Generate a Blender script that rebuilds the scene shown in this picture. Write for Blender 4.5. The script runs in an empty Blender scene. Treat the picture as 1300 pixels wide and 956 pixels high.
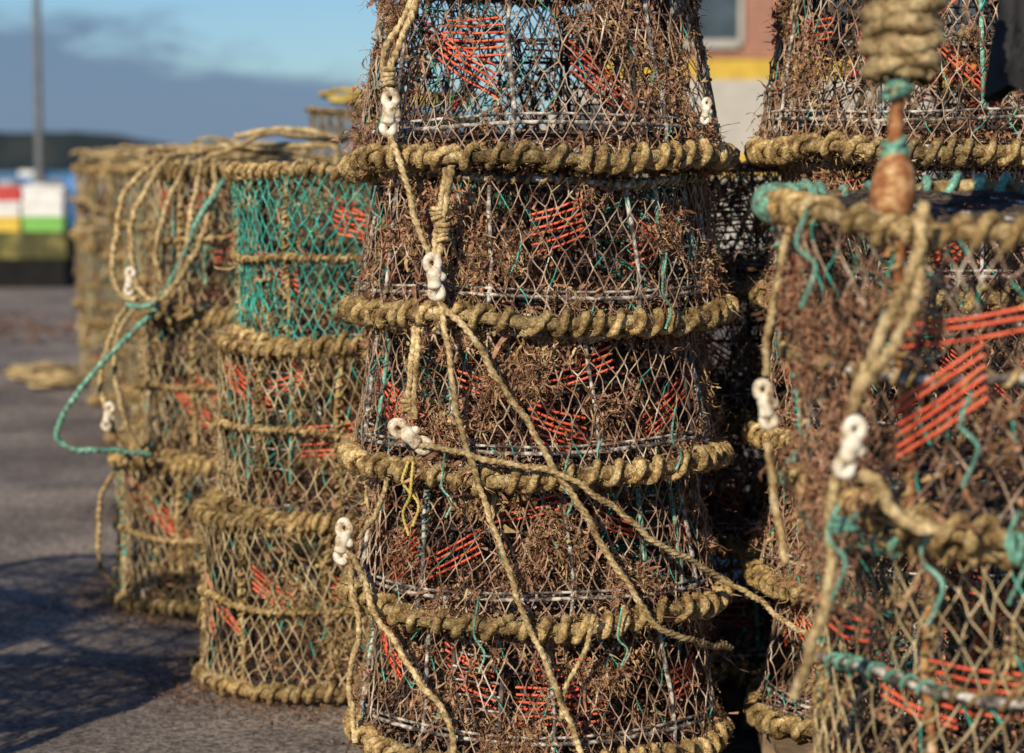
import bpy, bmesh, math, random
import numpy as np
from mathutils import Vector
PI=math.pi
scene=bpy.context.scene
random.seed(4)

# ------------------------------------------------------------------ mesh helper
class MB:
    def __init__(s): s.v=[];s.f=[];s.m=[];s.n=0
    def add(s,V,F,mat):
        V=np.asarray(V,float).reshape(-1,3);F=np.asarray(F,int).reshape(-1,4)
        s.v.append(V);s.f.append(F+s.n);s.m.append(np.full(len(F),mat));s.n+=len(V)
    def tube(s,P,r,mat,sides=6,closed=False,nrm=None,tref=0.0,pitch=0.03,lobes=3):
        P=np.asarray(P,float);n=len(P)
        if closed:
            T=np.roll(P,-1,0)-np.roll(P,1,0)
        else:
            T=np.gradient(P,axis=0)
        T/= (np.linalg.norm(T,axis=1,keepdims=True)+1e-9)
        if nrm is None:
            N=np.zeros_like(P)
            a=np.array([0,0,1.0]) if abs(T[0][2])<.9 else np.array([1.0,0,0])
            c=np.cross(T[0],a);c/=np.linalg.norm(c)
            for i in range(n):
                c=c-T[i]*np.dot(c,T[i]);c/=np.linalg.norm(c)+1e-9
                N[i]=c
        else:
            N=nrm-T*np.sum(nrm*T,axis=1,keepdims=True)
            N/=np.linalg.norm(N,axis=1,keepdims=True)+1e-9
        B=np.cross(T,N)
        r=np.broadcast_to(np.asarray(r,float),(n,))
        ang=np.arange(sides)/sides*2*PI
        L=np.concatenate([[0],np.cumsum(np.linalg.norm(np.diff(P,axis=0),axis=1))])
        rr=r[:,None]*(1+tref*np.cos(lobes*(ang[None,:]+2*PI*L[:,None]/(pitch*lobes))))
        V=P[:,None,:]+rr[:,:,None]*(np.cos(ang)[None,:,None]*N[:,None,:]+np.sin(ang)[None,:,None]*B[:,None,:])
        m=n if closed else n-1
        i=np.arange(m)[:,None];k=np.arange(sides)[None,:]
        i2=(i+1)%n;k2=(k+1)%sides
        F=np.stack([i*sides+k,i*sides+k2,i2*sides+k2,i2*sides+k],-1)
        s.add(V,F,mat)
    def segs(s,A,Bp,rA,rB,mat,sides=4):
        A=np.asarray(A,float);Bp=np.asarray(Bp,float);n=len(A)
        if n==0:return
        T=Bp-A;T/=np.linalg.norm(T,axis=1,keepdims=True)+1e-9
        ref=np.tile(np.array([0.31,0.17,0.93]),(n,1))
        ref[np.abs(T[:,2])>.95]=[1,0.1,0]
        N=np.cross(T,ref);N/=np.linalg.norm(N,axis=1,keepdims=True)+1e-9
        B=np.cross(T,N)
        ang=np.arange(sides)/sides*2*PI
        O=np.cos(ang)[None,:,None]*N[:,None]+np.sin(ang)[None,:,None]*B[:,None]
        rA=np.broadcast_to(np.asarray(rA,float),(n,));rB=np.broadcast_to(np.asarray(rB,float),(n,))
        VA=A[:,None]+O*rA[:,None,None];VB=Bp[:,None]+O*rB[:,None,None]
        V=np.concatenate([VA,VB],1)
        i=np.arange(n)[:,None]*2*sides;k=np.arange(sides)[None,:];k2=(k+1)%sides
        F=np.stack([i+k,i+k2,i+sides+k2,i+sides+k],-1)
        s.add(V,F,mat)
    def ribbons(s,P,D,L,W,mat,rng,S=4,curl=.5):
        n=len(P)
        if n==0:return
        pts=np.zeros((n,S+1,3));pts[:,0]=P;d=D.copy()
        for k in range(S):
            d=d+rng.normal(0,curl,(n,3));d/=np.linalg.norm(d,axis=1,keepdims=True)+1e-9
            pts[:,k+1]=pts[:,k]+d*(L/S)[:,None]
        side=rng.normal(0,1,(n,3));side/=np.linalg.norm(side,axis=1,keepdims=True)
        wp=(1-np.linspace(0,1,S+1)**2*.75)
        w=W[:,None]*wp[None,:]*(.35+1.2*rng.rand(n,S+1))
        sd=side[:,None,:]+rng.normal(0,.45,(n,S+1,3))
        V=np.stack([pts-sd*w[:,:,None]/2,pts+sd*w[:,:,None]/2],2)
        i=np.arange(n)[:,None]*(S+1)*2;k=np.arange(S)[None,:]*2
        F=np.stack([i+k,i+k+1,i+k+3,i+k+2],-1)
        s.add(V,F,mat)
    def box(s,x0,x1,y0,y1,z0,z1,mat):
        V=[(x0,y0,z0),(x1,y0,z0),(x1,y1,z0),(x0,y1,z0),(x0,y0,z1),(x1,y0,z1),(x1,y1,z1),(x0,y1,z1)]
        s.add(V,[(0,3,2,1),(4,5,6,7),(0,1,5,4),(1,2,6,5),(2,3,7,6),(3,0,4,7)],mat)
    def mesh(s,name,mats,smooth=True):
        V=np.concatenate(s.v);F=np.concatenate(s.f);M=np.concatenate(s.m)
        V=np.nan_to_num(V)
        me=bpy.data.meshes.new(name)
        me.vertices.add(len(V));me.vertices.foreach_set('co',V.ravel())
        me.loops.add(len(F)*4);me.loops.foreach_set('vertex_index',F.ravel().astype(np.int32))
        me.polygons.add(len(F));me.polygons.foreach_set('loop_start',(np.arange(len(F))*4).astype(np.int32))
        me.polygons.foreach_set('material_index',M.astype(np.int32))
        me.polygons.foreach_set('use_smooth',np.full(len(F),smooth))
        for m in mats: me.materials.append(m)
        me.update(calc_edges=True);me.validate()
        return me
    def obj(s,name,mats,smooth=True,loc=(0,0,0),rot=(0,0,0)):
        return place(name,s.mesh(name,mats,smooth),loc,rot)
def place(name,me,loc=(0,0,0),rot=(0,0,0)):
    o=bpy.data.objects.new(name,me);scene.collection.objects.link(o)
    o.location=loc;o.rotation_euler=rot;return o

# ------------------------------------------------------------------ materials
def mat(name,stops,scale=30,rough=.85,bump=.5,bscale=350,bdist=.002,spec=.2,detail=6,big=0,gain=1.0):
    m=bpy.data.materials.new(name);m.use_nodes=True;nt=m.node_tree;N=nt.nodes;L=nt.links
    b=N['Principled BSDF'];b.inputs['Roughness'].default_value=rough
    b.inputs['Specular IOR Level'].default_value=spec
    g=N.new('ShaderNodeNewGeometry')
    n=N.new('ShaderNodeTexNoise');n.inputs['Scale'].default_value=scale;n.inputs['Detail'].default_value=detail
    n.inputs['Roughness'].default_value=.65
    L.new(g.outputs['Position'],n.inputs['Vector'])
    r=N.new('ShaderNodeValToRGB');cr=r.color_ramp
    while len(cr.elements)<len(stops): cr.elements.new(.5)
    for e,(p,c) in zip(cr.elements,stops): e.position=p;e.color=(*[min(.85,x*gain) for x in c],1)
    L.new(n.outputs['Fac'],r.inputs['Fac']);out=r.outputs['Color']
    if big:
        n3=N.new('ShaderNodeTexNoise');n3.inputs['Scale'].default_value=5;n3.inputs['Detail'].default_value=3
        L.new(g.outputs['Position'],n3.inputs['Vector'])
        n4=N.new('ShaderNodeTexNoise');n4.inputs['Scale'].default_value=170;n4.inputs['Detail'].default_value=2
        L.new(g.outputs['Position'],n4.inputs['Vector'])
        q=N.new('ShaderNodeMapRange');q.inputs['From Min'].default_value=.35;q.inputs['From Max'].default_value=.65;q.inputs['To Min'].default_value=1-big;q.inputs['To Max'].default_value=1.12
        L.new(n3.outputs['Fac'],q.inputs['Value'])
        q2=N.new('ShaderNodeMapRange');q2.inputs['From Min'].default_value=.35;q2.inputs['From Max'].default_value=.65;q2.inputs['To Min'].default_value=.6;q2.inputs['To Max'].default_value=1.3
        L.new(n4.outputs['Fac'],q2.inputs['Value'])
        mm=N.new('ShaderNodeMath');mm.operation='MULTIPLY';L.new(q.outputs[0],mm.inputs[0]);L.new(q2.outputs[0],mm.inputs[1])
        mx=N.new('ShaderNodeMix');mx.data_type='RGBA';mx.blend_type='MULTIPLY';mx.inputs[0].default_value=1
        L.new(out,mx.inputs[6]);L.new(mm.outputs[0],mx.inputs[7]);out=mx.outputs[2]
    L.new(out,b.inputs['Base Color'])
    if bump:
        n2=N.new('ShaderNodeTexNoise');n2.inputs['Scale'].default_value=bscale;n2.inputs['Detail'].default_value=4
        L.new(g.outputs['Position'],n2.inputs['Vector'])
        bp=N.new('ShaderNodeBump');bp.inputs['Strength'].default_value=bump;bp.inputs['Distance'].default_value=bdist
        L.new(n2.outputs['Fac'],bp.inputs['Height']);L.new(bp.outputs['Normal'],b.inputs['Normal'])
    return m
rope_tan=mat('rope_tan',[(.32,(.15,.09,.04)),(.44,(.38,.27,.13)),(.58,(.60,.46,.25)),(.75,(.72,.61,.40))],36,bump=.8,big=.35)
ring_rope=mat('weathered_rope',[(.30,(.10,.062,.028)),(.42,(.28,.18,.078)),(.53,(.49,.345,.15)),(.68,(.70,.56,.32))],34,bump=1,bdist=.005,bscale=240,big=.45)
core_m=mat('hose',[(.34,(.07,.045,.022)),(.47,(.28,.185,.08)),(.6,(.50,.38,.19)),(.7,(.7,.6,.4))],34,bump=1,bdist=.005,bscale=220,big=.45)
net_main=mat('net_weathered',[(.38,(.08,.048,.035)),(.48,(.25,.162,.115)),(.57,(.44,.335,.245)),(.69,(.74,.68,.58))],16)
net_tan=mat('net_tan',[(.3,(.04,.035,.025)),(.43,(.24,.18,.10)),(.56,(.52,.42,.25)),(.7,(.72,.62,.43))],14)
net_teal=mat('net_teal',[(.32,(.06,.10,.07)),(.43,(.05,.30,.24)),(.56,(.06,.48,.40)),(.68,(.40,.52,.38))],26,big=.3)
net_dark=mat('net_dark',[(.35,(.015,.015,.016)),(.55,(.07,.055,.05)),(.7,(.2,.16,.13))],20)
steel=mat('bar_mottled',[(.42,(.04,.035,.035)),(.51,(.2,.17,.15)),(.58,(.5,.47,.43)),(.72,(.72,.7,.67))],45,rough=.6)
rust=mat('rust',[(.33,(.09,.035,.018)),(.47,(.28,.11,.045)),(.58,(.5,.3,.14)),(.7,(.7,.58,.45))],30,rough=.8,bump=.8)
red=mat('red_cord',[(.36,(.32,.055,.035)),(.47,(.78,.12,.06)),(.7,(.82,.24,.14))],30,rough=.55)
algae=mat('dried_algae',[(.32,(.07,.034,.022)),(.46,(.23,.118,.072)),(.58,(.40,.225,.14)),(.72,(.58,.39,.26))],40,rough=.95,bump=0)
algae2=mat('dried_weed_tan',[(.33,(.14,.085,.04)),(.48,(.38,.26,.12)),(.66,(.62,.48,.26))],34,rough=.95,bump=0)
teal=mat('teal_cord',[(.35,(.18,.16,.10)),(.46,(.14,.32,.25)),(.57,(.18,.44,.35)),(.68,(.54,.57,.43))],44,big=.35)
white_pl=mat('white_plastic',[(.34,(.22,.14,.075)),(.43,(.50,.41,.29)),(.53,(.70,.64,.53)),(.66,(.80,.76,.67))],52,rough=.5,spec=.35,bump=.7,bscale=120,bdist=.003)
black_m=mat('black_cloth',[(.4,(.016,.016,.019)),(.6,(.04,.04,.046))],8,rough=.7)
yellow_tw=mat('yellow_twine',[(.35,(.3,.2,.04)),(.6,(.58,.46,.14))],20)
POTM=[ring_rope,core_m,net_main,net_tan,net_teal,net_dark,steel,rust,red,algae,algae2,teal]
RR,CO,NM,NT,NTE,ND,ST,RU,RE,AL,AL2,TE=range(12)

# ------------------------------------------------------------------ pot
def circ(R,z,n,cx=0,cy=0):
    t=np.arange(n)/n*2*PI
    return np.stack([cx+R*np.cos(t),cy+R*np.sin(t),np.full(n,z)],1),np.stack([np.cos(t),np.sin(t),0*t],1),t
def wrapped_ring(mb,R,z,core,rr,n,rng,mc=CO,mw=RR,spw=12,mw2=None,sides=6,wob=.006,tref=0):
    P,N,t=circ(R,z,220)
    w=wob*np.sin(3*t+rng.rand()*6)+wob*.6*np.sin(7*t+rng.rand()*6)
    P[:,2]+=w;P+=N*(wob*.7*np.sin(4*t+1+rng.rand()*6))[:,None]
    mb.tube(P,core*(1+.10*np.sin(11*t)+.05*np.sin(37*t)+rng.normal(0,.05,len(t))),mc,10,True,N)
    m=n*spw;tt=np.arange(m)/m*2*PI
    ci=lambda a:np.interp(tt,np.append(t,2*PI),np.append(a,a[0]))
    C=np.stack([ci(P[:,0]),ci(P[:,1]),ci(P[:,2])],1)
    Nr=np.stack([np.cos(tt),np.sin(tt),0*tt],1)
    a1,a2,a3=rng.rand(3)*6
    psi=n*tt+2.6*np.sin(5*tt+a1)+1.1*np.sin(13*tt+a2)+.55*np.sin(29*tt+a3)
    off=np.cos(psi)[:,None]*Nr+np.sin(psi)[:,None]*np.array([0,0,1.0])
    jr=1+.18*np.sin(tt*37+2)*np.sin(tt*23)+.13*np.sin(tt*171+a2)+(rng.normal(0,.035,m))
    Q=C+off*(core+rr*.72)*(1+.10*np.sin(tt*29+a3)+.08*np.sin(tt*83))[:,None]
    if mw2 is None:
        mb.tube(Q,rr*jr,mw,sides,True,off,tref,.016)
    else:
        k=0
        while k<m-1:
            l=int(spw*rng.randint(3,12));e=min(m,k+l+1)
            mb.tube(Q[k:e],(rr*jr)[k:e],mw2 if rng.rand()<.4 else mw,sides,False,off[k:e],tref,.016);k+=l
def make_pot(seed,rb=.362,rt=.316,h=.255,ncol=66,nrow=9,netm=NM,style='main',weed=2600,weedm=(AL,AL2),lod=0,tealacc=.05):
    rng=np.random.RandomState(seed);mb=MB()
    Rf=lambda z:rb-.006+(rt-rb+.006)*np.clip(z/h,0,1)**1.2
    dth=2*PI/ncol
    J=np.arange(nrow+1)[:,None];C=np.arange(ncol)[None,:]
    th=(C+.5*(J%2))*dth+rng.normal(0,.13*dth,(nrow+1,ncol))
    z=J/nrow*h+0*C+rng.normal(0,.0035,(nrow+1,ncol))*((J>0)&(J<nrow))
    a,b,c,d=rng.rand(4)*6
    th=th+.5*dth*np.sin(3*th+a+z*9)
    z=z+(.008*np.sin(4*th+b)+.005*np.sin(9*th+c))*np.sin(z/h*PI)
    R=Rf(z)+.002-np.abs(np.sin(4*th+d))*.012*np.sin(np.clip(z/h,0,1)*PI)+rng.normal(0,.002,z.shape)
    K=np.stack([R*np.cos(th),R*np.sin(th),z],-1)
    crust=np.clip(np.sin(3*th+a)+np.sin(5*th+7*z/h+b)+np.sin(8*th-9*z/h+c)+rng.normal(0,.6,z.shape),0,2.5)
    r0=.0015 if style=='main' else .0016
    kr=r0*(1+.36*crust)
    A=[];B=[];ra=[];rb_=[];W=[]
    for j in range(nrow):
        o=j%2
        for sgn in (0,-1):
            c2=(np.arange(ncol)+o+sgn)%ncol
            A.append(K[j]);B.append(K[j+1][c2]);ra.append(kr[j]);rb_.append(kr[j+1][c2]);W.append(crust[j])
    A=np.concatenate(A);B=np.concatenate(B);ra=np.concatenate(ra);rb_=np.concatenate(rb_);W=np.concatenate(W)
    keep=rng.rand(len(A))>.02
    M=(A+B)/2+rng.normal(0,.0015,A.shape)
    A1,M1,B1=A[keep],M[keep],B[keep];rm=(ra+rb_)[keep]/2*.85
    sides=3 if lod else 4
    pick=rng.rand(len(A1))<tealacc
    for msk,mm in ((~pick,netm),(pick,NTE if style!='teal' else NT)):
        mb.segs(A1[msk],M1[msk],ra[keep][msk],rm[msk],mm,sides);mb.segs(M1[msk],B1[msk],rm[msk],rb_[keep][msk],mm,sides)
    KK=K.reshape(-1,3);kk=kr.ravel()
    mb.segs(KK-[0,0,.0035],KK,kk*.7,kk*2.0,netm,sides);mb.segs(KK,KK+[0,0,.0035],kk*2.0,kk*.7,netm,sides)
    if not lod:
        nc2=50;nr2=max(6,int(nrow*.7));J2=np.arange(nr2+1)[:,None];C2=np.arange(nc2)[None,:]
        t2=(C2+.5*(J2%2))*2*PI/nc2+rng.normal(0,.03,(nr2+1,nc2));z2=J2/nr2*h*.96+.006+rng.normal(0,.005,t2.shape)
        R2=Rf(z2)-.045-.03*np.abs(np.sin(2.5*t2+c))*np.sin(np.clip(z2/h,0,1)*PI)
        K2=np.stack([R2*np.cos(t2),R2*np.sin(t2),z2],-1)
        for j in range(nr2):
            for sgn in (0,-1):
                c2=(np.arange(nc2)+j%2+sgn)%nc2
                k=rng.rand(nc2)>.15
                mb.segs(K2[j][k],K2[j+1][c2][k],.0016,.0016,ND if style!='teal' or j%2 else NTE,3)
    if style=='main':
        wrapped_ring(mb,rb,0,.0125,.0080,52,rng,spw=8 if lod else 28,sides=6 if lod else 9,tref=.14)
        wrapped_ring(mb,rt,h,.006,.0035,90,rng,mc=ST,spw=6,sides=4)
        for zz,rr_ in ((.17*h,.0040),(.215*h,.0028)):
            P,N,t=circ(Rf(zz)-.004,zz,80);P[:,2]+=.003*np.sin(4*t+a);mb.tube(P,rr_,ST,6,True,N)
        P,N,t=circ(rb*.82,.12*h,60);mb.tube(P,.006,ND,6,True,N)
        P,N,t=circ(rt*.9,.62*h,60);mb.tube(P,.0035,ND,5,True,N)
    elif style=='side' or style=='teal':
        wrapped_ring(mb,rb,0,.0125,.0076,58,rng,spw=8 if lod else 14)
        wrapped_ring(mb,rt,h,.0115,.0066,62,rng,spw=8 if lod else 14)
        wrapped_ring(mb,(rb+rt)/2,h*.5,.0055,.0040,80,rng,mc=CO,spw=6,sides=5)
    elif style=='fg':
        wrapped_ring(mb,rb,0,.013,.0082,50,rng,mw2=TE,spw=20,sides=8,tref=.14)
        wrapped_ring(mb,rt,h,.0120,.0070,54,rng,mw2=TE,spw=20,sides=8,tref=.14)
        wrapped_ring(mb,(rb+rt)/2,h*.5,.007,.004,70,rng,mc=ST,spw=8,mw2=TE,sides=5)
    nb=8 if style=='main' else 9
    for i in range(nb):
        t0=i/nb*2*PI+rng.normal(0,.06)
        zz=np.linspace(0,h,24);tt=t0+.02*np.sin(zz*20)
        Rz=Rf(zz)-.006
        P=np.stack([Rz*np.cos(tt),Rz*np.sin(tt),zz],1);Nn=np.tile([math.cos(t0),math.sin(t0),0],(24,1))
        mm=ST if style=='main' else (RU if style=='fg' and i%2 else CO)
        mb.tube(P,(.0045 if style=='main' else .0065)*(1+rng.normal(0,.12,24)),mm,6,False,Nn)
        if style!='main' or rng.rand()<.4:
            n=16;mz=n*8;zz=np.linspace(0.01,h-.01,mz)
            lo,hi_=(0,h) if style!='main' else sorted(rng.rand(2)*h)
            ps=np.linspace(0,2*PI*n,mz);e=np.array([math.cos(t0),math.sin(t0),0]);f=np.array([-math.sin(t0),math.cos(t0),0])
            off=np.cos(ps)[:,None]*e+np.sin(ps)[:,None]*f
            Q=np.stack([(Rf(zz)-.006)*math.cos(t0),(Rf(zz)-.006)*math.sin(t0),zz],1)+off*(.008 if style!='main' else .006)
            msk=(zz>=lo)&(zz<=hi_)
            if msk.sum()>4:
                mb.tube(Q[msk],(.0034 if style!='main' else .0022)*(1+rng.normal(0,.1,msk.sum())),(TE if rng.rand()<.15 or style=='main' else RR),5,False,off[msk])
    # red elastic bundles, laced just inside the netting
    nbun=13 if not lod else 6
    for i in range(nbun):
        t0=i/nbun*2*PI+rng.rand()*.5;dt=rng.uniform(.3,.6)*rng.choice([-1,1]);n=rng.randint(3,7)
        z0=rng.uniform(.5,.97)*h;z1=z0-rng.uniform(-.02,.38)*h;re=rng.uniform(.89,.95)
        s=np.arange(n)*.0135;st_=s*.3
        P0=np.stack([rt*.97*np.cos(t0+st_),rt*.97*np.sin(t0+st_),np.maximum(z0-s,.01)],1)
        P1=np.stack([rt*re*np.cos(t0+dt+st_),rt*re*np.sin(t0+dt+st_),np.maximum(z1-s+rng.normal(0,.002,n),.01)],1)
        Mi=(P0+P1)/2;k=Mi*[1,1,0];k/=np.linalg.norm(k,axis=1,keepdims=True)+1e-9;Mi=Mi+k*.009-[0,0,.003]+rng.normal(0,.0012,Mi.shape)
        mb.segs(P0,Mi,.0025,.0025,RE,5);mb.segs(Mi,P1,.0025,.0025,RE,5)
    for i in range(3):
        t0=i/3*2*PI+rng.rand()*1.2;wd=rng.uniform(.28,.45);ns=rng.randint(5,8)
        tt=np.linspace(t0,t0+wd,8)
        for k in range(ns):
            zz=h*(.28+.58*k/(ns-1));Rr=Rf(zz)-.012
            P=np.stack([Rr*np.cos(tt),Rr*np.sin(tt),zz+0*tt+rng.normal(0,.001,8)],1)
            mb.tube(P,.0024,ST,5,False,np.stack([np.cos(tt),np.sin(tt),0*tt],1))
        for tx in (t0,t0+wd):
            zz=np.linspace(.2*h,.92*h,6);Rr=Rf(zz)-.014
            mb.tube(np.stack([Rr*np.cos(tx),Rr*np.sin(tx),zz],1),.0048,ND if i else TE,6,False,np.tile([math.cos(tx),math.sin(tx),0],(6,1)))
    for i in range(2):
        t0=i*PI+rng.rand()*2;mz=h*.55
        k=14;q=np.arange(k)/k*2*PI
        e=np.array([math.cos(t0),math.sin(t0),0]);f=np.array([-math.sin(t0),math.cos(t0),0]);u=np.array([0,0,1.0])
        hoops=[]
        for rad,dist in ((.12,.93),(.09,.72),(.06,.5)):
            zc=min(rad,h*.42)
            hoops.append(e*rt*dist+u*mz+np.cos(q)[:,None]*f*rad+np.sin(q)[:,None]*u*zc)
        mm=NTE if i==0 else ND
        for Aq,Bq in zip(hoops,hoops[1:]):
            mb.segs(Aq,Bq,.0016,.0016,mm,3);mb.segs(Aq,np.roll(Bq,1,0),.0016,.0016,mm,3)
        mb.tube(hoops[2],.004,ST,5,True)
    for y in np.arange(-rb+.03,rb-.02,.024 if not lod else .05):
        x=math.sqrt(max(0,(rb-.008)**2-y*y));n=5
        P=np.stack([np.linspace(-x,x,n),np.full(n,y),.012+rng.normal(0,.003,n)],1)
        mb.tube(P,.0028,ND if rng.rand()<.7 else ST,4,False,np.tile([0,0,1.0],(n,1)))
    for x in np.arange(-rb+.05,rb-.04,.09):
        y=math.sqrt((rb-.008)**2-x*x)
        mb.segs([[x,-y,.007]],[[x,y,.007]],.005,.005,ST,5)
    g=.034 if style!='fg' else .028
    n=int(rt/g)+2
    I,Jj=np.meshgrid(np.arange(-2*n,2*n),np.arange(-2*n,2*n))
    X=(I+.5*(Jj%2))*g;Y=Jj*g*.55
    ok=lambda P:np.hypot(P[:,0],P[:,1])<rt-.004
    P0=np.stack([X.ravel(),Y.ravel(),np.full(X.size,h)],1)
    jit=lambda P:P+np.stack([.006*np.sin(P[:,0]*50+P[:,1]*31+a),.006*np.sin(P[:,1]*47+b),-.010*np.cos(np.clip(np.hypot(P[:,0],P[:,1])/rt,0,1)*PI/2)+.003*np.sin(P[:,0]*60)],1)
    for dx in (.5,-.5):
        P1=P0+[dx*g,g*.55,0]
        k=ok(P0)&ok(P1)
        mb.segs(jit(P0[k]),jit(P1[k]),.0018 if style!='fg' else .0024,.0018,ND if (style=='fg' or rng.rand()<.6) else netm,3)
    for x in (-.1,.1):
        y=math.sqrt(rt**2-x*x);mb.segs([[x,-y,h-.008]],[[x,y,h-.008]],.005,.005,ST,5)
    # weed hanging in clumps
    if weed:
        prob=(W+.09)**1.8;prob/=prob.sum()
        nc=weed//12
        idc=rng.choice(len(A),nc,p=prob);u=rng.rand(nc,1)
        Cc=A[idc]*(1-u)+B[idc]*u
        which=rng.randint(0,nc,weed);size=rng.gamma(2,.5,nc)[which]
        P=Cc[which]+rng.normal(0,1,(weed,3))*(.0042*size)[:,None]*[1,1,1.7]
        out=P*[1,1,0];out/=np.linalg.norm(out,axis=1,keepdims=True)
        D=out*rng.normal(.0,.3,(weed,1))+np.array([0,0,-1.1])+rng.normal(0,.5,(weed,3))
        L=(rng.gamma(2.2,.0075,weed)+.005)*(.6+.5*size);Wd=rng.uniform(.0013,.0040,weed)*(.75+.25*size)
        cut=int(weed*.78)
        mb.ribbons(P[:cut],D[:cut],L[:cut],Wd[:cut],weedm[0],rng,5,.6)
        mb.ribbons(P[cut:],D[cut:],L[cut:],Wd[cut:],weedm[1],rng,5,.6)
        rings=[(rb,0)]+([(rt,h)] if style!='main' else [])
        for rg_,zg in rings:
            nf=int(weed*.35);t=rng.rand(nf)*2*PI;pp=rng.rand(nf)*2*PI;q_=.0185+rng.normal(0,.0025,nf)
            rr_=rg_+q_*np.cos(pp)
            P=np.stack([rr_*np.cos(t),rr_*np.sin(t),zg+q_*np.sin(pp)],1)
            mb.ribbons(P,rng.normal(0,1,(nf,3))+[0,0,-.3],rng.gamma(2,.0035,nf)+.003,rng.uniform(.0006,.0015,nf),AL2,rng,3,.9)
        nf=int(weed*.16);t=rng.rand(nf)*2*PI;rr_=rb*.96*np.sqrt(rng.rand(nf))
        P=np.stack([rr_*np.cos(t),rr_*np.sin(t),.015+abs(rng.normal(0,.018,nf))],1)
        mb.ribbons(P,rng.normal(0,1,(nf,3))*[1,1,.5],rng.gamma(2,.016,nf)+.01,rng.uniform(.003,.008,nf),AL,rng,3,.8)
        if not lod:
            nf=int(weed*.11);t=rng.rand(nf)*2*PI;zz=rng.rand(nf)*h;rr_=Rf(zz)*(.87-.25*rng.rand(nf)**2)
            P=np.stack([rr_*np.cos(t),rr_*np.sin(t),zz],1)
            mb.ribbons(P,rng.normal(0,.6,(nf,3))+[0,0,-.8],rng.gamma(2,.016,nf)+.01,rng.uniform(.003,.008,nf),AL,rng,4,.6)
    return mb.mesh('lobster_pot',POTM)

def stack(meshes,x,y,zs,seed,dx=None,tilt=.012):
    r=random.Random(seed)
    for i,(me,z) in enumerate(zip(meshes,zs)):
        ox=dx[i] if dx else r.uniform(-.012,.012)
        place('lobster_pot',me,(x+ox,y+r.uniform(-.012,.012),z),(r.uniform(-tilt,tilt),r.uniform(-tilt,tilt),r.uniform(0,6.28)))

mainm=[make_pot(10+i,weed=9500) for i in range(4)]
tall=make_pot(19,h=.345,nrow=12,rt=.296,weed=7000)
stack([mainm[0],mainm[1],mainm[2],mainm[3]],0.05,4.5,[.14,.405,.680,.958],1,dx=[0,-.006,-.004,-.002])
place('lobster_pot',tall,(.054,4.5,1.242),(.005,.035,2.2))
place('lobster_pot',mainm[0],(.066,4.5,1.625),(.0,.02,.7))
bm=[make_pot(30+i,weed=7500,tealacc=.08) for i in range(2)]
stack([bm[0],bm[1],bm[0],mainm[1]],0.85,4.62,[.14,.42,.70,.985],2)
place('lobster_pot',tall,(.85,4.62,1.268),(.0,.01,4.2));place('lobster_pot',bm[1],(.85,4.62,1.64),(.0,.01,1.2))
stack([bm[1],mainm[3],bm[0],bm[1]],0.44,5.27,[.14,.42,.70,.98],3)
stack([mainm[0],bm[1],mainm[2],bm[1]],-.02,5.9,[.14,.42,.70,.93],5)
stack([mainm[3],bm[0],mainm[2],bm[1]],0.95,5.55,[.14,.42,.70,.94],6)
sm=[make_pot(50+i,rb=.36,rt=.352,h=.385,ncol=70,nrow=13,netm=NT,style='side',weed=5600,weedm=(AL2,AL)) for i in range(2)]
tealp=make_pot(60,rb=.355,rt=.35,h=.385,ncol=76,nrow=15,netm=NTE,style='teal',weed=3000,weedm=(AL2,AL),tealacc=.06)
stack([sm[0],sm[1],tealp],-.40,5.55,[.03,.435,.84],7,dx=[0,.045,.09])
stack([sm[1],sm[0],sm[1]],-.78,6.58,[.03,.435,.84],8,dx=[0,.075,.12])
fm=[make_pot(70+i,rb=.36,rt=.352,h=.385,ncol=56,nrow=10,netm=NT,style='side',weed=1400,weedm=(AL2,AL),lod=1) for i in range(2)]
for k,(x,y) in enumerate([(-1.03,8.3),(-1.45,10.4),(-1.86,12.1),(-2.22,13.7),(-2.1,15.5),(-.3,7.4),(-.62,9.3),(-1.0,11.5)]):
    stack([fm[k%2],fm[(k+1)%2],fm[k%2]],x,y,[.03,.435,.84],20+k)
for k,(x,y) in enumerate([(-1.85,3.9),(-2.6,4.1),(-2.25,4.75),(-3.1,4.9)]):  # unseen extra stacks left of frame, added to cast shadow on the road
    stack([fm[0],fm[1],fm[0]],x,y,[.03,.435,.84],40+k)
fg=[make_pot(80+i,rb=.345 if i else .335,rt=.385 if i==0 else .345,h=.385,ncol=60,nrow=11,netm=(NM,NT)[i],style='fg',weed=3800,weedm=((AL,AL2),(AL2,AL))[i],tealacc=.10) for i in range(2)]
place('lobster_pot',fg[0],(.735,3.2,.79),(.058,-.01,.4))
place('lobster_pot',fg[1],(.775,3.22,.36),(.0,.01,1.9))
place('lobster_pot',fg[1],(.77,3.2,.025),(0,0,3.1)).scale=(1,1,.82)
# weed draped down the side of the near pot
rg=np.random.RandomState(21);mb=MB();nf=2000;ncl=70
cz=rg.uniform(.64,1.14,ncl);ct=PI+.50+rg.normal(0,.16,ncl);w_=rg.randint(0,ncl,nf)
zz=cz[w_]+rg.normal(0,.016,nf);t=ct[w_]+rg.normal(0,.025,nf);R_=.352+.03*(zz-.8)/.4+rg.normal(0,.008,nf)
P=np.stack([.735+R_*np.cos(t),3.2+R_*np.sin(t),zz],1)
mb.ribbons(P,rg.normal(0,.4,(nf,3))+[0,0,-1],rg.gamma(2.2,.013,nf)+.006,rg.uniform(.0013,.004,nf),0,rg,5,.5)
mb.obj('seaweed_clump',[algae])

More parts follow.
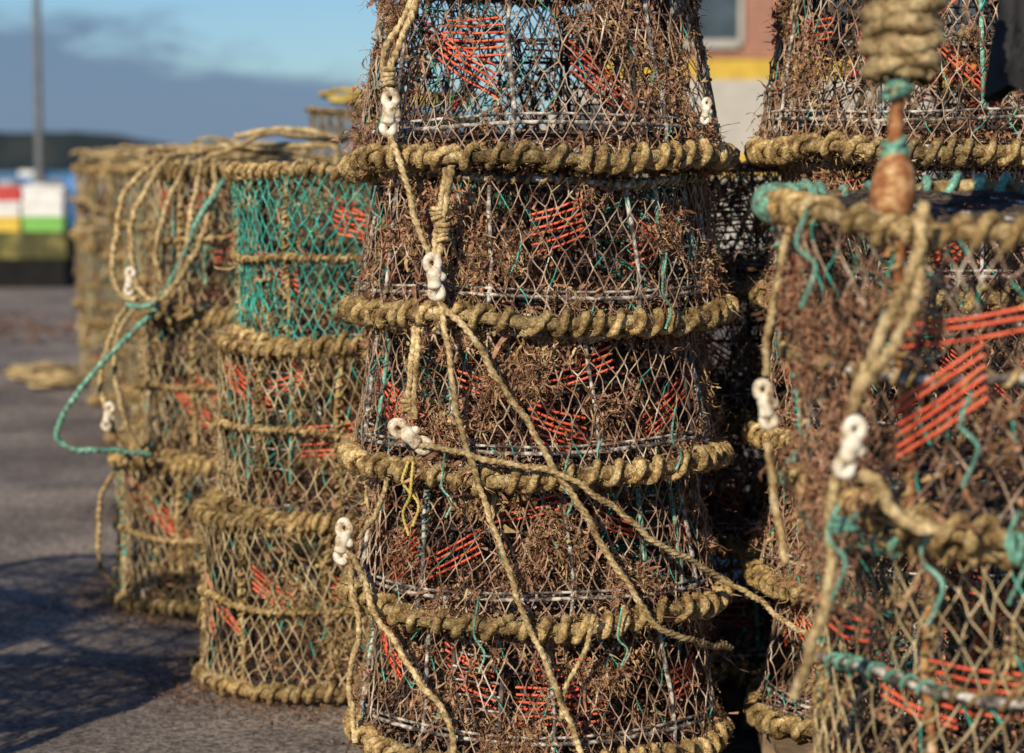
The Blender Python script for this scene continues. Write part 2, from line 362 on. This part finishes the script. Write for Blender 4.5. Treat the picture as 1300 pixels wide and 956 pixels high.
def pallet(x,y,w=1.0,d=1.0):
    mb=MB()
    for i in range(7):
        a=-w/2+i*(w/7);mb.box(a+.012,a+w/7-.012,-d/2,d/2,.09,.108,0)
    for k in (-1,0,1): mb.box(-w/2+.004,w/2-.004,k*(d/2-.05)-.045,k*(d/2-.05)+.045,.004,.088,0)
    mb.obj('wooden_pallet',[wood],False,(x,y,0))
wood=mat('pallet_wood',[(.35,(.12,.08,.05)),(.6,(.3,.22,.15))],9)
pallet(.05,4.5,.70,.70);pallet(.93,4.65,.85,.85);pallet(.44,5.42,.9,.65);pallet(-.05,6.05,.70,.8);pallet(1.38,5.5,.85,.85)

# ------------------------------------------------------------------ ropes
def catmull(P,step):
    P=np.asarray(P,float);Q=np.vstack([2*P[0]-P[1],P,2*P[-1]-P[-2]]);out=[]
    for i in range(1,len(Q)-2):
        n=max(2,int(np.linalg.norm(Q[i+1]-Q[i])/step));t=(np.arange(n)/n)[:,None]
        p0,p1,p2,p3=Q[i-1:i+3]
        out.append(.5*((2*p1)+(-p0+p2)*t+(2*p0-5*p1+4*p2-p3)*t**2+(-p0+3*p1-3*p2+p3)*t**3))
    out.append(P[-1:]);return np.vstack(out)
rrng=np.random.RandomState(5)
def rope(pts,r=.0062,m=rope_tan,name='rope',fine=True,fuzz=True):
    mb=MB();st=r*.42 if fine else r*2
    Q=catmull(pts,st);L=np.arange(len(Q))*st
    ph=rrng.rand(3)*6
    Q=Q+np.stack([np.sin(L*35+ph[k])*r*.35+np.sin(L*90+ph[k]*2)*r*.18 for k in (0,1,2)],1)
    mb.tube(Q,r*(1+.06*np.sin(L*60+ph[0])),0,14 if fine else 7,False,None,.24 if fine else 0,r*3.0)
    if fuzz:
        n=int(L[-1]*650);i=rrng.randint(0,len(Q),n)
        mb.ribbons(Q[i]+rrng.normal(0,r*.6,(n,3)),rrng.normal(0,1,(n,3)),rrng.gamma(2,.0030,n)+.002,np.full(n,.0007),0,rrng,3,.7)
    return mb.obj(name,[m])
def front(x,z,off=.012,cx=.05,cy=4.5,R=.385):
    d=min(abs(x-cx),R*.98);return (x,cy-math.sqrt(R*R-d*d)-off,z)
F=front
rope([F(-.13,1.62,-.03),F(-.175,1.52,-.02),F(-.222,1.41),F(-.222,1.36)],.0062)
rope([F(-.15,1.62,-.03),F(-.19,1.52,-.02),F(-.232,1.43,.02),F(-.226,1.36)],.0055)
rope([F(-.222,1.30),F(-.205,1.25,.02),F(-.17,1.13),F(-.143,1.07)],.0055)
rope([F(-.138,1.005),F(-.07,.927,.016),F(.0,.82,.012),F(.10,.662,.02),F(.18,.53,.012),F(.255,.412,.018),F(.33,.36,.012),F(.42,.31,.0)],.0056)
rope([F(-.13,1.0),F(-.115,.92,.02),F(-.105,.828),F(-.072,.70,.02),F(-.042,.617),F(.015,.45,.016),F(.07,.32),F(.11,.22),F(.13,.15,.02)],.0052)
rope([F(-.165,.73),F(-.14,.728,.02),F(-.014,.708,.02),F(.10,.682,.03),F(.17,.635,.03),F(.24,.574,.03),F(.33,.51,.03),(.42,4.25,.455),(.52,4.08,.405),(.62,3.9,.38),(.72,3.7,.36)],.0052)
rope([F(-.186,.775),F(-.19,.82),F(-.18,.88,.02),F(-.176,.945,.02)],.0055)
rope([F(-.178,.775),F(-.178,.83),F(-.17,.88,.02),F(-.17,.945,.02)],.005)
rope([F(-.11,1.235,.02),F(-.114,1.2,.02),F(-.124,1.13,.006),F(-.132,1.065)],.006)
rope([F(-.118,1.23,.02),F(-.128,1.17,.012),F(-.138,1.07,.01)],.0055)
rope([F(-.285,.54),F(-.25,.60),F(-.23,.66,.02)],.0045,rope_tan)
rope([F(-.31,.50),F(-.27,.45,.02),F(-.25,.40,.03),F(-.18,.31),F(-.12,.23),F(-.10,.14,.02)],.0055)
rope([F(-.31,.49),F(-.30,.44,.03),F(-.29,.36),F(-.31,.25),F(-.30,.14,.02)],.0055)
rope([F(-.19,.70),F(-.20,.66,.02),F(-.17,.62),F(-.18,.58)],.0026,yellow_tw)
rope([F(-.18,.70),F(-.185,.64,.02),F(-.20,.60),F(-.19,.56)],.0026,yellow_tw)
rope([F(.15,.43,.02),F(.13,.36),F(.10,.30,.0),F(.09,.24,.0)],.0045)
for x,z,l in ((.10,.70,.09),(-.12,.70,.10),(.28,1.06,.12),(-.06,.44,.12),(.30,.78,.1),(-.25,1.18,.06),(.2,.42,.09)):
    rope([F(x,z+.02,.016),F(x-.008,z-l*.4,.006),F(x+.010,z-l*.7,.0),F(x,z-l,.004)],.0020,teal,'twine',fuzz=False)
def knot(c,r=.009,n=4,rr=.0048,m=rope_tan,axis='z',name='rope_knot'):
    mb=MB();t=np.linspace(0,2*PI*n,n*26)
    z=np.linspace(-.5,.5,len(t))*n*rr*1.7+.15*r*np.sin(t*1.7)
    R_=r*(1+.12*np.sin(t*.8+1))
    P=np.stack([np.cos(t)*R_,np.sin(t)*R_,z],1)
    if axis=='x':P=P[:,[2,0,1]]
    mb.tube(P+np.array(c),rr,0,9,False,None,.18,.010);return mb.obj(name,[m])
knot(F(-.124,1.115,.01));knot(F(-.19,.80,.01),n=3);knot(F(-.224,1.395,.012));knot(F(-.132,1.15,.01),n=3)
def clip(loc,rot=0,s=1.0,yaw=0):
    mb=MB()
    for sz,R in ((.026,.0100),(-.024,.0090)):
        t=np.arange(24)/24*2*PI
        P=np.stack([R*np.cos(t),0*t,sz+R*1.15*np.sin(t)],1);mb.tube(P,.0074*(1+.08*np.sin(3*t+sz*99)),0,9,True,np.stack([0*t,0*t+1,0*t],1))
    zz=np.linspace(-.020,.022,16);e=np.clip(1-np.abs(np.linspace(-1,1,16))**6,.02,1)**.5
    mb.tube(np.stack([.002*np.sin(zz*90),0*zz-.002,zz],1),.0130*e*(1+.1*np.sin(zz*260)),0,12,False,np.tile([1.0,0,0],(16,1)))
    q=np.linspace(0,1,8);mb.tube(np.stack([.008+.012*q,-.002+0*q,.004-.008*q],1),[.007,.0085,.0085,.008,.0075,.007,.005,.0005],0,9,False,np.tile([0,1.0,0],(8,1)))
    o=mb.obj('plastic_rope_clip',[white_pl],True,loc,(0,rot,yaw));o.scale=(s,s,s);return o
clip(F(-.222,1.33,.018),.08,1.05);clip(F(-.139,1.035,.02),-.15,1.05);clip(F(-.183,.745,.022),-.95,1.1);clip(F(-.325,.515,.018),.1,1.1,-.3)
clip(F(.355,1.335,.01),.1,.6)
rope([(.50,2.79,1.19),(.485,2.785,1.12),(.455,2.80,1.04),(.425,2.82,.965),(.415,2.83,.925)],.007)
rope([(.49,2.79,1.17),(.495,2.79,1.10),(.462,2.795,1.02),(.43,2.815,.96)],.007)
clip((.412,2.80,.89),.25,.95)
rope([(.425,2.80,.86),(.445,2.79,.845),(.46,2.79,.82),(.49,2.78,.80),(.53,2.78,.79)],.0078)
rope([(.41,2.84,.86),(.395,2.86,.80),(.40,2.87,.70),(.375,2.88,.62),(.36,2.9,.56)],.0065)
clip((.345,3.12,.91),-.2,.85)
rope([(.348,3.10,.86),(.355,3.1,.78),(.372,3.08,.70)],.005);rope([(.345,3.12,.95),(.35,3.1,1.05),(.37,3.05,1.16)],.005)
for k,(x,z) in enumerate([(.40,.79),(.52,.76),(.62,.785),(.36,1.15),(.56,.93)]):
    rope([(x,2.80+.03*(k%2),z+.03),(x-.012,2.80+.03*(k%2),z-.01),(x+.008,2.80,z-.04),(x-.006,2.82,z-.09)],.0026,teal,'twine',fuzz=False)
knot((.415,2.85,.79),.014,3,.0042,teal);knot((.62,2.80,.765),.018,3,.0042,teal,'x')
# left stacks
rope([(-.93,6.3,1.27),(-1.00,6.2,1.14),(-1.02,6.18,1.02),(-.985,6.15,.90),(-.93,6.12,.89),(-.85,6.12,.99),(-.80,6.15,1.13),(-.80,6.25,1.26)],.0075)
rope([(-.95,6.3,1.27),(-1.04,6.25,1.17),(-1.07,6.2,1.0),(-1.05,6.18,.90),(-1.0,6.15,.88)],.0075)
rope([(-.88,6.3,1.26),(-.93,6.15,1.10),(-.94,6.12,.97),(-.90,6.12,.90),(-.86,6.12,1.05),(-.83,6.2,1.26)],.0065)
rope([(-.74,6.3,1.25),(-.80,6.14,1.15),(-.86,6.12,1.03),(-.91,6.12,.92),(-.97,6.14,.87),(-1.03,6.16,.87)],.0065,teal)
rope([(-.95,6.2,.86),(-1.02,6.15,.79),(-1.12,6.1,.68),(-1.19,6.08,.58),(-1.20,6.08,.52),(-1.15,6.1,.485),(-1.05,6.15,.48),(-.98,6.2,.46)],.007,teal)
rope([(-1.05,6.3,.86),(-1.09,6.2,.76),(-1.10,6.16,.64),(-1.07,6.16,.53),(-1.03,6.2,.45)],.0075)
rope([(-1.02,6.3,.86),(-1.06,6.2,.79),(-1.06,6.16,.66),(-1.04,6.16,.57),(-1.0,6.2,.46)],.0065)
rope([(-1.05,6.25,.44),(-1.10,6.2,.38),(-1.12,6.18,.26),(-1.11,6.18,.16),(-1.08,6.2,.10)],.0065)
clip((-1.02,6.16,.93),.1,.95);clip((-1.08,6.14,.57),.2,.95)
def rope_heap(c,R,n,seed,m=rope_tan,r=.009,drop=.0):
    q=np.random.RandomState(seed);pts=[];t=q.rand()*6
    for k in range(n*9):
        t+=2*PI/9*(1+q.normal(0,.15));rr=R*(.75+q.normal(0,.15))
        dz=-drop*max(0,math.sin(k*.37+seed)) if math.sin(t)<.3 else 0
        pts.append((c[0]+rr*math.cos(t),c[1]+rr*math.sin(t),max(.012,c[2]+.012+.06*k/(n*9)+abs(q.normal(0,.012))+dz)))
    rope(pts,r,m,'rope_coil',False,False)
rope_heap((-1.03,8.2,1.24),.36,4,1,drop=.35);rope_heap((-1.45,10.3,1.25),.38,5,2,drop=.5)
rope_heap((-1.86,12.0,1.25),.38,5,3,drop=.6);rope_heap((-2.22,13.6,1.25),.38,5,4,drop=.8)
rope_heap((-2.25,13.5,1.0),.42,4,14,drop=.7);rope_heap((-1.88,11.9,.9),.42,3,15,drop=.6)
rope_heap((-.70,6.6,1.25),.30,2,5,drop=.1);rope_heap((-2.75,13.4,.01),.22,6,6,r=.010);rope_heap((-2.55,12.9,.01),.22,5,7,r=.010)
place('lobster_pot',fm[0],(-.46,9.2,1.245),(.04,.05,1)).scale=(1,1,.5)
rope_heap((-.46,9.2,1.455),.33,3,8,yellow_tw,.010)

# ------------------------------------------------------------------ dan buoy pole with rope-wrapped head & rolled flag
mb=MB()
def line(p0,p1,n=12): return np.linspace(np.array(p0,float),np.array(p1,float),n)
A=(.475,2.93,1.12);Bt=(.515,2.96,1.75)
P=line(A,Bt,40);mb.tube(P,.0098*(1+.1*np.sin(np.arange(40)*2.)),0,8)
P=line((.474,2.90,1.165),(.487,2.938,1.255),12);mb.tube(P,[.004,.024,.028,.029,.031,.028,.029,.027,.025,.020,.015,.009],0,10)
n=11;zz=np.linspace(1.345,1.60,n*24);ps=np.linspace(0,2*PI*n,n*24)
rad=.033+.011*np.clip(np.sin((zz-1.345)/.255*PI),0,1)**.5
ax=np.stack([.475+.04*(zz-1.12)/.63,2.93+.03*(zz-1.12)/.63,zz],1)
off=np.stack([np.cos(ps),np.sin(ps),0*ps],1)
mb.tube(ax,rad,1,14);mb.tube(ax+off*(rad*(1+.08*np.sin(ps*2.3)))[:,None]+np.stack([0*ps,0*ps,.005*np.sin(ps*1.6)],1),.0115*(1+.16*np.sin(ps*3.7)),1,10,False,off,.16,.025)
for z0,z1 in ((1.235,1.265),(1.32,1.345)):
    n=4;zz=np.linspace(z0,z1,n*16);ps=np.linspace(0,2*PI*n,n*16)
    mb.tube(np.stack([.483+.04*(zz-1.24)+.014*np.cos(ps)*(1+.2*np.sin(ps*.7)),2.936+.014*np.sin(ps),zz+.004*np.sin(ps*1.3)],1),.0046,2,6)
rg=np.random.RandomState(9);nf=1800;i=rg.randint(0,len(ax),nf)
mb.ribbons(ax[i]+rg.normal(0,.032,(nf,3)),rg.normal(0,1,(nf,3)),rg.gamma(2,.005,nf)+.003,rg.uniform(.001,.0025,nf),1,rg,3,.7)
mb.obj('dan_buoy_pole',[rust,rope_tan,teal])
mb=MB()
P=line((.735,3.25,1.17),(.735,3.25,1.95),6);mb.tube(P,.009,1,8)
m_=60;zz=np.linspace(1.335,1.9,m_);t=np.arange(28)/28*2*PI
V=np.zeros((m_,28,3))
for i,z in enumerate(zz):
    r=(.052-.03*(z-1.335)/.565)
    w=1+.22*np.sin(3*t+z*9)+.12*np.sin(7*t-z*14)
    V[i]=np.stack([.728+r*w*np.cos(t),3.25+r*w*np.sin(t),z+0*t-.012*np.sin(3*t)*(i<6)],1)
i=np.arange(m_-1)[:,None];k=np.arange(28)[None,:];k2=(k+1)%28
mb.add(V,np.stack([i*28+k,i*28+k2,(i+1)*28+k2,(i+1)*28+k],-1),0)
mb.obj('rolled_flag',[black_m,rust])

# ------------------------------------------------------------------ ground
def sheet(name,x0,x1,y0,y1,z,m):
    mb=MB();mb.add([(x0,y0,z),(x1,y0,z),(x1,y1,z),(x0,y1,z)],[(0,1,2,3)],0);return mb.obj(name,[m],False)
asph=mat('asphalt',[(.3,(.09,.078,.072)),(.44,(.155,.133,.122)),(.54,(.22,.19,.17)),(.68,(.32,.27,.23))],1.3,rough=.85,bump=1,bscale=130,bdist=.006,detail=12)
nt=asph.node_tree;N=nt.nodes;L=nt.links
g=[n for n in N if n.type=='NEW_GEOMETRY'][0];b=N['Principled BSDF'];ramp=[n for n in N if n.type=='VALTORGB'][0]
v=N.new('ShaderNodeTexVoronoi');v.inputs['Scale'].default_value=90;L.new(g.outputs['Position'],v.inputs['Vector'])
mr=N.new('ShaderNodeMapRange');mr.inputs['To Min'].default_value=.45;mr.inputs['To Max'].default_value=1.75
sepc=N.new('ShaderNodeSeparateColor');L.new(v.outputs['Color'],sepc.inputs[0]);L.new(sepc.outputs[0],mr.inputs['Value'])
mx=N.new('ShaderNodeMix');mx.data_type='RGBA';mx.blend_type='MULTIPLY';mx.inputs[0].default_value=1
L.new(ramp.outputs['Color'],mx.inputs[6]);L.new(mr.outputs['Result'],mx.inputs[7]);L.new(mx.outputs[2],b.inputs['Base Color'])
sheet('ground',-3000,3000,-30,3000,0,asph)
water=mat('water',[(.4,(.03,.06,.08)),(.6,(.05,.09,.12))],.3,rough=.15,bump=.4,bscale=2,bdist=.1,spec=.5)
sheet('water',-2500,2500,75,1100,.004,water)
rg=np.random.RandomState(3);mb=MB();nf=11000
bx=rg.choice([-.4,-.78,-1.03,-1.45,-2.2,.05,.8],nf,p=[.3,.3,.1,.1,.1,.05,.05]);by={-.4:5.55,-.78:6.58,-1.03:8.3,-1.45:10.4,-2.2:13.7,.05:4.5,.8:3.6}
cy=np.array([by[x] for x in bx]);t=rg.rand(nf)*2*PI;rr_=.36+np.abs(rg.normal(0,.11,nf))
P=np.stack([bx+rr_*np.cos(t),cy+rr_*np.sin(t),.004+rg.rand(nf)*.006],1)
mb.ribbons(P,rg.normal(0,1,(nf,3))*[1,1,.15],rg.gamma(2,.005,nf)+.003,rg.uniform(.002,.006,nf),0,rg,3,.3)
nf=1500;P=np.stack([rg.normal(-4.6,1.0,nf),rg.normal(17.5,.9,nf),rg.rand(nf)*.015+.004],1)
mb.ribbons(P,rg.normal(0,1,(nf,3))*[1,1,.1],rg.gamma(2,.03,nf)+.01,rg.uniform(.01,.025,nf),0,rg,3,.2)
mb.obj('dried_seaweed_litter',[mat('litter',[(.3,(.05,.025,.018)),(.5,(.16,.09,.06)),(.7,(.30,.18,.12))],30,bump=0)])

# ------------------------------------------------------------------ far left background
weedwall=mat('quay_wall_stone',[(.35,(.025,.027,.015)),(.55,(.10,.095,.04)),(.7,(.28,.24,.07))],3.0,bump=.6,bscale=12,bdist=.03)
shadew=mat('quay_wall_shade',[(.3,(.006,.006,.007)),(.7,(.015,.015,.016))],4)  # shade on the lower wall, painted in as a near-black colour
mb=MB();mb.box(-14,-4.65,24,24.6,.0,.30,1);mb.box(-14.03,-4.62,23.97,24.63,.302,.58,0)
mb.obj('quay_wall',[weedwall,shadew],False)
def paint(n,c,r=.5): return mat(n,[(.3,tuple(x*.75 for x in c)),(.6,c)],6,rough=r,bump=.2,bscale=30,spec=.4)
cols={k:paint('plastic_'+k,c) for k,c in dict(red=(.55,.05,.05),yellow=(.7,.5,.07),white=(.75,.75,.75),green=(.2,.5,.1),blue=(.05,.2,.5),grey=(.3,.33,.36)).items()}
def crate(x,y,z,col,w=.42,d=.38,h=.155):
    mb=MB();t=.015
    mb.box(-w/2,w/2,-d/2,-d/2+t,0,h,0);mb.box(-w/2,w/2,d/2-t,d/2,0,h,0)
    mb.box(-w/2,-w/2+t,-d/2+t+.001,d/2-t-.001,0,h,0);mb.box(w/2-t,w/2,-d/2+t+.001,d/2-t-.001,0,h,0);mb.box(-w/2+t+.001,w/2-t-.001,-d/2+t+.001,d/2-t-.001,.003,.018,0)
    mb.box(-w/2-.015,w/2+.015,-d/2-.015,-d/2-.001,h-.03,h-.003,0)
    for i in range(5):
        a=-w/2+.03+i*(w-.06)/4;mb.box(a-.008,a+.008,-d/2-.012,-d/2-.001,.01,h-.032,0)
    mb.obj('fish_crate',[cols[col]],False,(x,y,z))
pat=[('green','white','white'),('yellow','white','red'),('yellow','red','red'),('green','white','red')]
for i in range(10):
    p=pat[[0,1,2,1,3,2,1,0,2,3][i]]
    for j,cn in enumerate(p): crate(-4.88-i*.45+random.uniform(-.02,.02),24.3,.583+j*.158,cn)
def barrel(x,y,z,col,h=.9,R=.29):
    prof=[(0,0),(R*.94,0),(R,.03),(R,h*.3),(R*1.05,h*.32),(R,h*.34),(R,h*.64),(R*1.05,h*.66),(R,h*.68),(R,h-.04),(R*.93,h),(R*.9,h-.02),(0,h-.02)]
    n=20;V=np.array([[(r*math.cos(t/n*2*PI),r*math.sin(t/n*2*PI),zz) for t in range(n)] for r,zz in prof])
    i=np.arange(len(prof)-1)[:,None];k=np.arange(n)[None,:];k2=(k+1)%n
    mb=MB();mb.add(V,np.stack([i*n+k,i*n+k2,(i+1)*n+k2,(i+1)*n+k],-1),0);mb.obj('plastic_barrel',[cols[col]],True,(x,y,z))
for i,cn in enumerate(['grey','blue','white','grey','blue','white','grey','blue','grey','white','blue','grey']):
    barrel(-6.7-i*.55,38+random.uniform(-.6,.6),0,cn,1.04+random.uniform(-.12,.12),.2)
def boat(x,y,z,L=3.2,W=1.3,H=.75,rot=0,col='blue'):
    n=16;m=9;V=[]
    for i in range(n):
        u=i/(n-1);w=W/2*(1-u**3.0)*(.85+.15*math.sin(u*PI))
        sh=H*(1+.25*u*u)
        for k in range(m):
            a=-1+2*k/(m-1);V.append((u*L-L/2+.12*abs(a)*u*L*.3,a*w,z+sh*abs(a)**2.2+.0))
    F_=[]
    for i in range(n-1):
        for k in range(m-1):F_.append((i*m+k,i*m+k+1,(i+1)*m+k+1,(i+1)*m+k))
    mb=MB();mb.add(V,F_,0)
    mb.box(-L*.3,-L*.22,-W*.4,W*.4,z+H*.6,z+H*.66,1);mb.box(0,L*.08,-W*.38,W*.38,z+H*.6,z+H*.66,1)
    mb.box(-L/2-.03,-L/2,-W*.42,W*.42,z+H*.15,z+H,1)
    mb.box(-L*.12,L*.10,-W*.2,W*.2,z+H*.7,z+H*1.3,1)
    mb.obj('moored_boat',[cols[col],cols['white']],False,(x,y,0),(0,0,rot))
boat(-5.9,33,.3,2.2,.9,.6,.3);boat(-14,80,.0,5,1.8,.9,.2,'grey');boat(-18,88,.0,5,1.8,.9,-.3,'blue');boat(-11.5,92,.0,5,1.8,1.0,.1,'grey');boat(-16,110,0,6,2,1.1,.5,'white')
galv=mat('galvanised',[(.3,(.10,.11,.12)),(.7,(.18,.19,.2))],5,rough=.5)
mb=MB();mb.tube(line((0,0,0),(0,0,9),10),np.linspace(.075,.045,10),0,10);mb.tube(line((0,0,0),(0,0,1.2),3),.11,0,10)
mb.tube(catmull([(0,0,8.9),(.3,0,9.3),(1.2,0,9.4)],.2),.035,0,8);mb.box(1.1,1.8,-.13,.13,9.33,9.47,0)
mb.obj('street_lamp',[galv],True,(-8.15,40,0))
hillm=mat('hill_scrub',[(.35,(.012,.022,.028)),(.5,(.024,.036,.038)),(.65,(.055,.058,.05))],.03,bump=0)
mb=MB();xs=np.linspace(-700,700,240);ys=np.linspace(1150,1500,10);rg=np.random.RandomState(2)
def prof(x):
    return float(np.interp(x,[-700,-420,-262,-205,-188,-165,-120,0,300,700],[19,20.5,21,20.5,16,12,9,8,9,8]))
V=[]
for j,y in enumerate(ys):
    for x in xs:
        s=min(1,j/2);V.append((x*(y/1200),y,prof(x)*s+s*(rg.rand()*.7+.4*math.sin(x*.13))-.5+(y-1200)*.002))
V=np.array(V);nx=len(xs)
i=np.arange(len(ys)-1)[:,None]*nx;k=np.arange(nx-1)[None,:]
mb.add(V,np.stack([i+k,i+k+1,i+nx+k+1,i+nx+k],-1),0);mb.obj('hill',[hillm])

# ------------------------------------------------------------------ brick building & van
brick=bpy.data.materials.new('brick');brick.use_nodes=True;nt=brick.node_tree;N=nt.nodes;L=nt.links
tc=N.new('ShaderNodeTexCoord');mp=N.new('ShaderNodeMapping');mp.inputs['Rotation'].default_value=(PI/2,0,0)
bt=N.new('ShaderNodeTexBrick');bt.inputs['Scale'].default_value=4.4;bt.inputs['Color1'].default_value=(.36,.15,.10,1);bt.inputs['Color2'].default_value=(.26,.11,.075,1);bt.inputs['Mortar'].default_value=(.34,.27,.21,1)
L.new(tc.outputs['Object'],mp.inputs['Vector']);L.new(mp.outputs['Vector'],bt.inputs['Vector']);L.new(bt.outputs['Color'],N['Principled BSDF'].inputs['Base Color']);N['Principled BSDF'].inputs['Roughness'].default_value=.9
glass=mat('window_glass',[(.4,(.03,.04,.05)),(.6,(.06,.08,.1))],2,rough=.1,bump=0,spec=.6)
slate=mat('roof_slate',[(.4,(.05,.05,.06)),(.6,(.1,.1,.11))],3)
wp=paint('white_render',(.45,.43,.39),.7);yp=paint('yellow_sign',(.6,.40,.05),.6)
house=bpy.data.objects.new('brick_house',None);scene.collection.objects.link(house);house.location=(0,32,0)
def part(name,mats,boxes):
    mb=MB()
    for bx in boxes: mb.box(*bx)
    o=mb.obj(name,mats,False);o.parent=house;return o
X0,X1=1.3,13
part('walls',[brick,wp],[(X0,X1,0,8,2.75,6.6,0),(X0,X1,.0,8,0,2.30,1)])
part('sign_board',[yp,cols['red']],[(X0-.05,X1+.05,-.12,-.004,2.32,2.73,0)]+[(4.6+k*.34,4.82+k*.34,-.135,-.124,2.40,2.66,1) for k in range(12)])
wins=[];fr=[]
for i in range(6):
    a=X0+.9+i*1.9
    z0=3.0
    wins.append((a,a+.9,-.03,-.004,z0,z0+1.4,0))
    fr+= [(a-.07,a-.002,-.07,-.004,z0-.07,z0+1.47,0),(a+.902,a+.97,-.07,-.004,z0-.07,z0+1.47,0),(a,a+.9,-.07,-.034,z0+.67,z0+.73,0),(a,a+.9,-.1,-.004,z0-.12,z0-.004,0),(a,a+.9,-.07,-.004,z0+1.403,z0+1.47,0)]
    wins.append((a-.2,a+1.2,-.03,-.004,.7,2.0,0));fr+=[(a+.48,a+.53,-.06,-.034,.7,2.0,0),(a-.26,a+1.26,-.08,-.004,.6,.697,0)]
part('windows',[glass],wins);part('window_frames',[wp],fr)
mb=MB();mb.add([(X0-.3,-.4,6.5),(X1+.3,-.4,6.5),(X1+.3,4,9),(X0-.3,4,9),(X0-.3,8.4,6.5),(X1+.3,8.4,6.5)],[(0,1,2,3),(3,2,5,4)],0)
me=mb.mesh('roof',[slate,brick],False);o=place('roof',me);o.parent=house
van=bpy.data.objects.new('parked_van',None);scene.collection.objects.link(van);van.location=(-.7,24,0)
def extr(name,prof,y0,y1,m,seg=0,parent=van):
    bm=bmesh.new();a=[bm.verts.new((x,y0,z)) for x,z in prof];bb=[bm.verts.new((x,y1,z)) for x,z in prof]
    bm.faces.new(a);bm.faces.new(bb[::-1]);n=len(prof)
    for i in range(n): bm.faces.new((a[i],bb[i],bb[(i+1)%n],a[(i+1)%n]))
    bmesh.ops.recalc_face_normals(bm,faces=bm.faces)
    me=bpy.data.meshes.new(name);bm.to_mesh(me);bm.free();me.materials.append(m);o=place(name,me);o.parent=parent
    if seg: md=o.modifiers.new('b','BEVEL');md.width=seg;md.segments=3
    return o
for nm,sx in (('gable',X0+.02),('gable_far',X1-.22)):
    o=extr(nm,[(0,6.61),(8,6.61),(4,8.85)],0,.2,brick,0,house);o.rotation_euler=(0,0,PI/2);o.location=(sx+.2,0,0)
extr('body',[(0,.35),(5,.35),(5.05,1.9),(4.9,2.15),(1.6,2.15),(1.25,2.05),(.75,1.3),(.1,1.1),(-.05,.8)],0,1.9,wp,.05)
extr('cab_window',[(.95,1.32),(1.9,1.32),(1.9,1.9),(1.35,1.9)],-.012,-.003,glass)
extr('yellow_stripe',[(2.1,1.15),(4.9,1.15),(4.9,1.4),(2.1,1.4)],-.014,-.003,yp)
for wx in (.85,4.0):
    mb=MB();t=np.linspace(-.12,.12,6);mb.tube(np.stack([0*t+wx,t+.12,0*t+.34],1),[.001,.3,.33,.33,.3,.001],0,20);o=mb.obj('wheel',[black_m]);o.parent=van

# ------------------------------------------------------------------ world / sun
SE,AZ=math.radians(27),math.radians(24)
w=bpy.data.worlds.new('World');scene.world=w;w.use_nodes=True;nt=w.node_tree;N=nt.nodes;L=nt.links
bg=N['Background'];sky=N.new('ShaderNodeTexSky');sky.sky_type='NISHITA';sky.sun_disc=False;sky.sun_elevation=SE
sky.sun_rotation=PI+AZ;sky.air_density=1.0;sky.dust_density=.3;sky.ozone_density=3
tint=N.new('ShaderNodeMix');tint.data_type='RGBA';tint.blend_type='MULTIPLY';tint.inputs[0].default_value=1;tint.inputs[7].default_value=(.56,.73,.93,1)
L.new(sky.outputs[0],tint.inputs[6])
tc=N.new('ShaderNodeTexCoord');sp=N.new('ShaderNodeSeparateXYZ');L.new(tc.outputs['Generated'],sp.inputs[0])
mp=N.new('ShaderNodeMapping');mp.inputs['Scale'].default_value=(17,17,60);L.new(tc.outputs['Generated'],mp.inputs[0])
nz=N.new('ShaderNodeTexNoise');nz.inputs['Scale'].default_value=1.0;nz.inputs['Detail'].default_value=8;nz.inputs['Roughness'].default_value=.6;L.new(mp.outputs[0],nz.inputs['Vector'])
def math_(op,a,bb,cc=None):
    n=N.new('ShaderNodeMath');n.operation=op
    for i,q in enumerate([a,bb]+([cc] if cc is not None else [])):
        if isinstance(q,(int,float)): n.inputs[i].default_value=q
        else: L.new(q,n.inputs[i])
    return n.outputs[0]
edge=math_('MULTIPLY_ADD',sp.outputs['X'],-.20,.026)
edge=math_('MULTIPLY_ADD',nz.outputs['Fac'],.07,math_('SUBTRACT',edge,.034))
dif=math_('SUBTRACT',edge,sp.outputs['Z'])
mr=N.new('ShaderNodeMapRange');mr.interpolation_type='SMOOTHSTEP';mr.inputs['From Min'].default_value=-.006;mr.inputs['From Max'].default_value=.014;mr.inputs['To Max'].default_value=.88
L.new(dif,mr.inputs['Value'])
cl=N.new('ShaderNodeMix');cl.data_type='RGBA';L.new(mr.outputs[0],cl.inputs[0]);L.new(tint.outputs[2],cl.inputs[6]);cl.inputs[7].default_value=(1.45,2.15,3.35,1)
L.new(cl.outputs[2],bg.inputs['Color']);bg.inputs['Strength'].default_value=.105
sl=bpy.data.lights.new('sun','SUN');sl.energy=5.0;sl.angle=math.radians(.5);sl.color=(1,.86,.64)
so=bpy.data.objects.new('sun',sl);scene.collection.objects.link(so)
d=Vector((math.sin(AZ)*math.cos(SE),math.cos(AZ)*math.cos(SE),-math.sin(SE)))
so.rotation_euler=d.to_track_quat('-Z','Y').to_euler()

# ------------------------------------------------------------------ camera
cam=bpy.data.cameras.new('camera');co=bpy.data.objects.new('camera',cam);scene.collection.objects.link(co)
co.location=(0,0,1.23);co.rotation_euler=(PI/2-math.radians(5.13),0,0)
cam.lens=81.2;cam.sensor_width=36;cam.clip_end=6000;cam.clip_start=.05
cam.dof.use_dof=True;cam.dof.focus_distance=4.15;cam.dof.aperture_fstop=3.5
scene.camera=co
scene.view_settings.view_transform='Standard';scene.view_settings.look='None';scene.view_settings.exposure=0
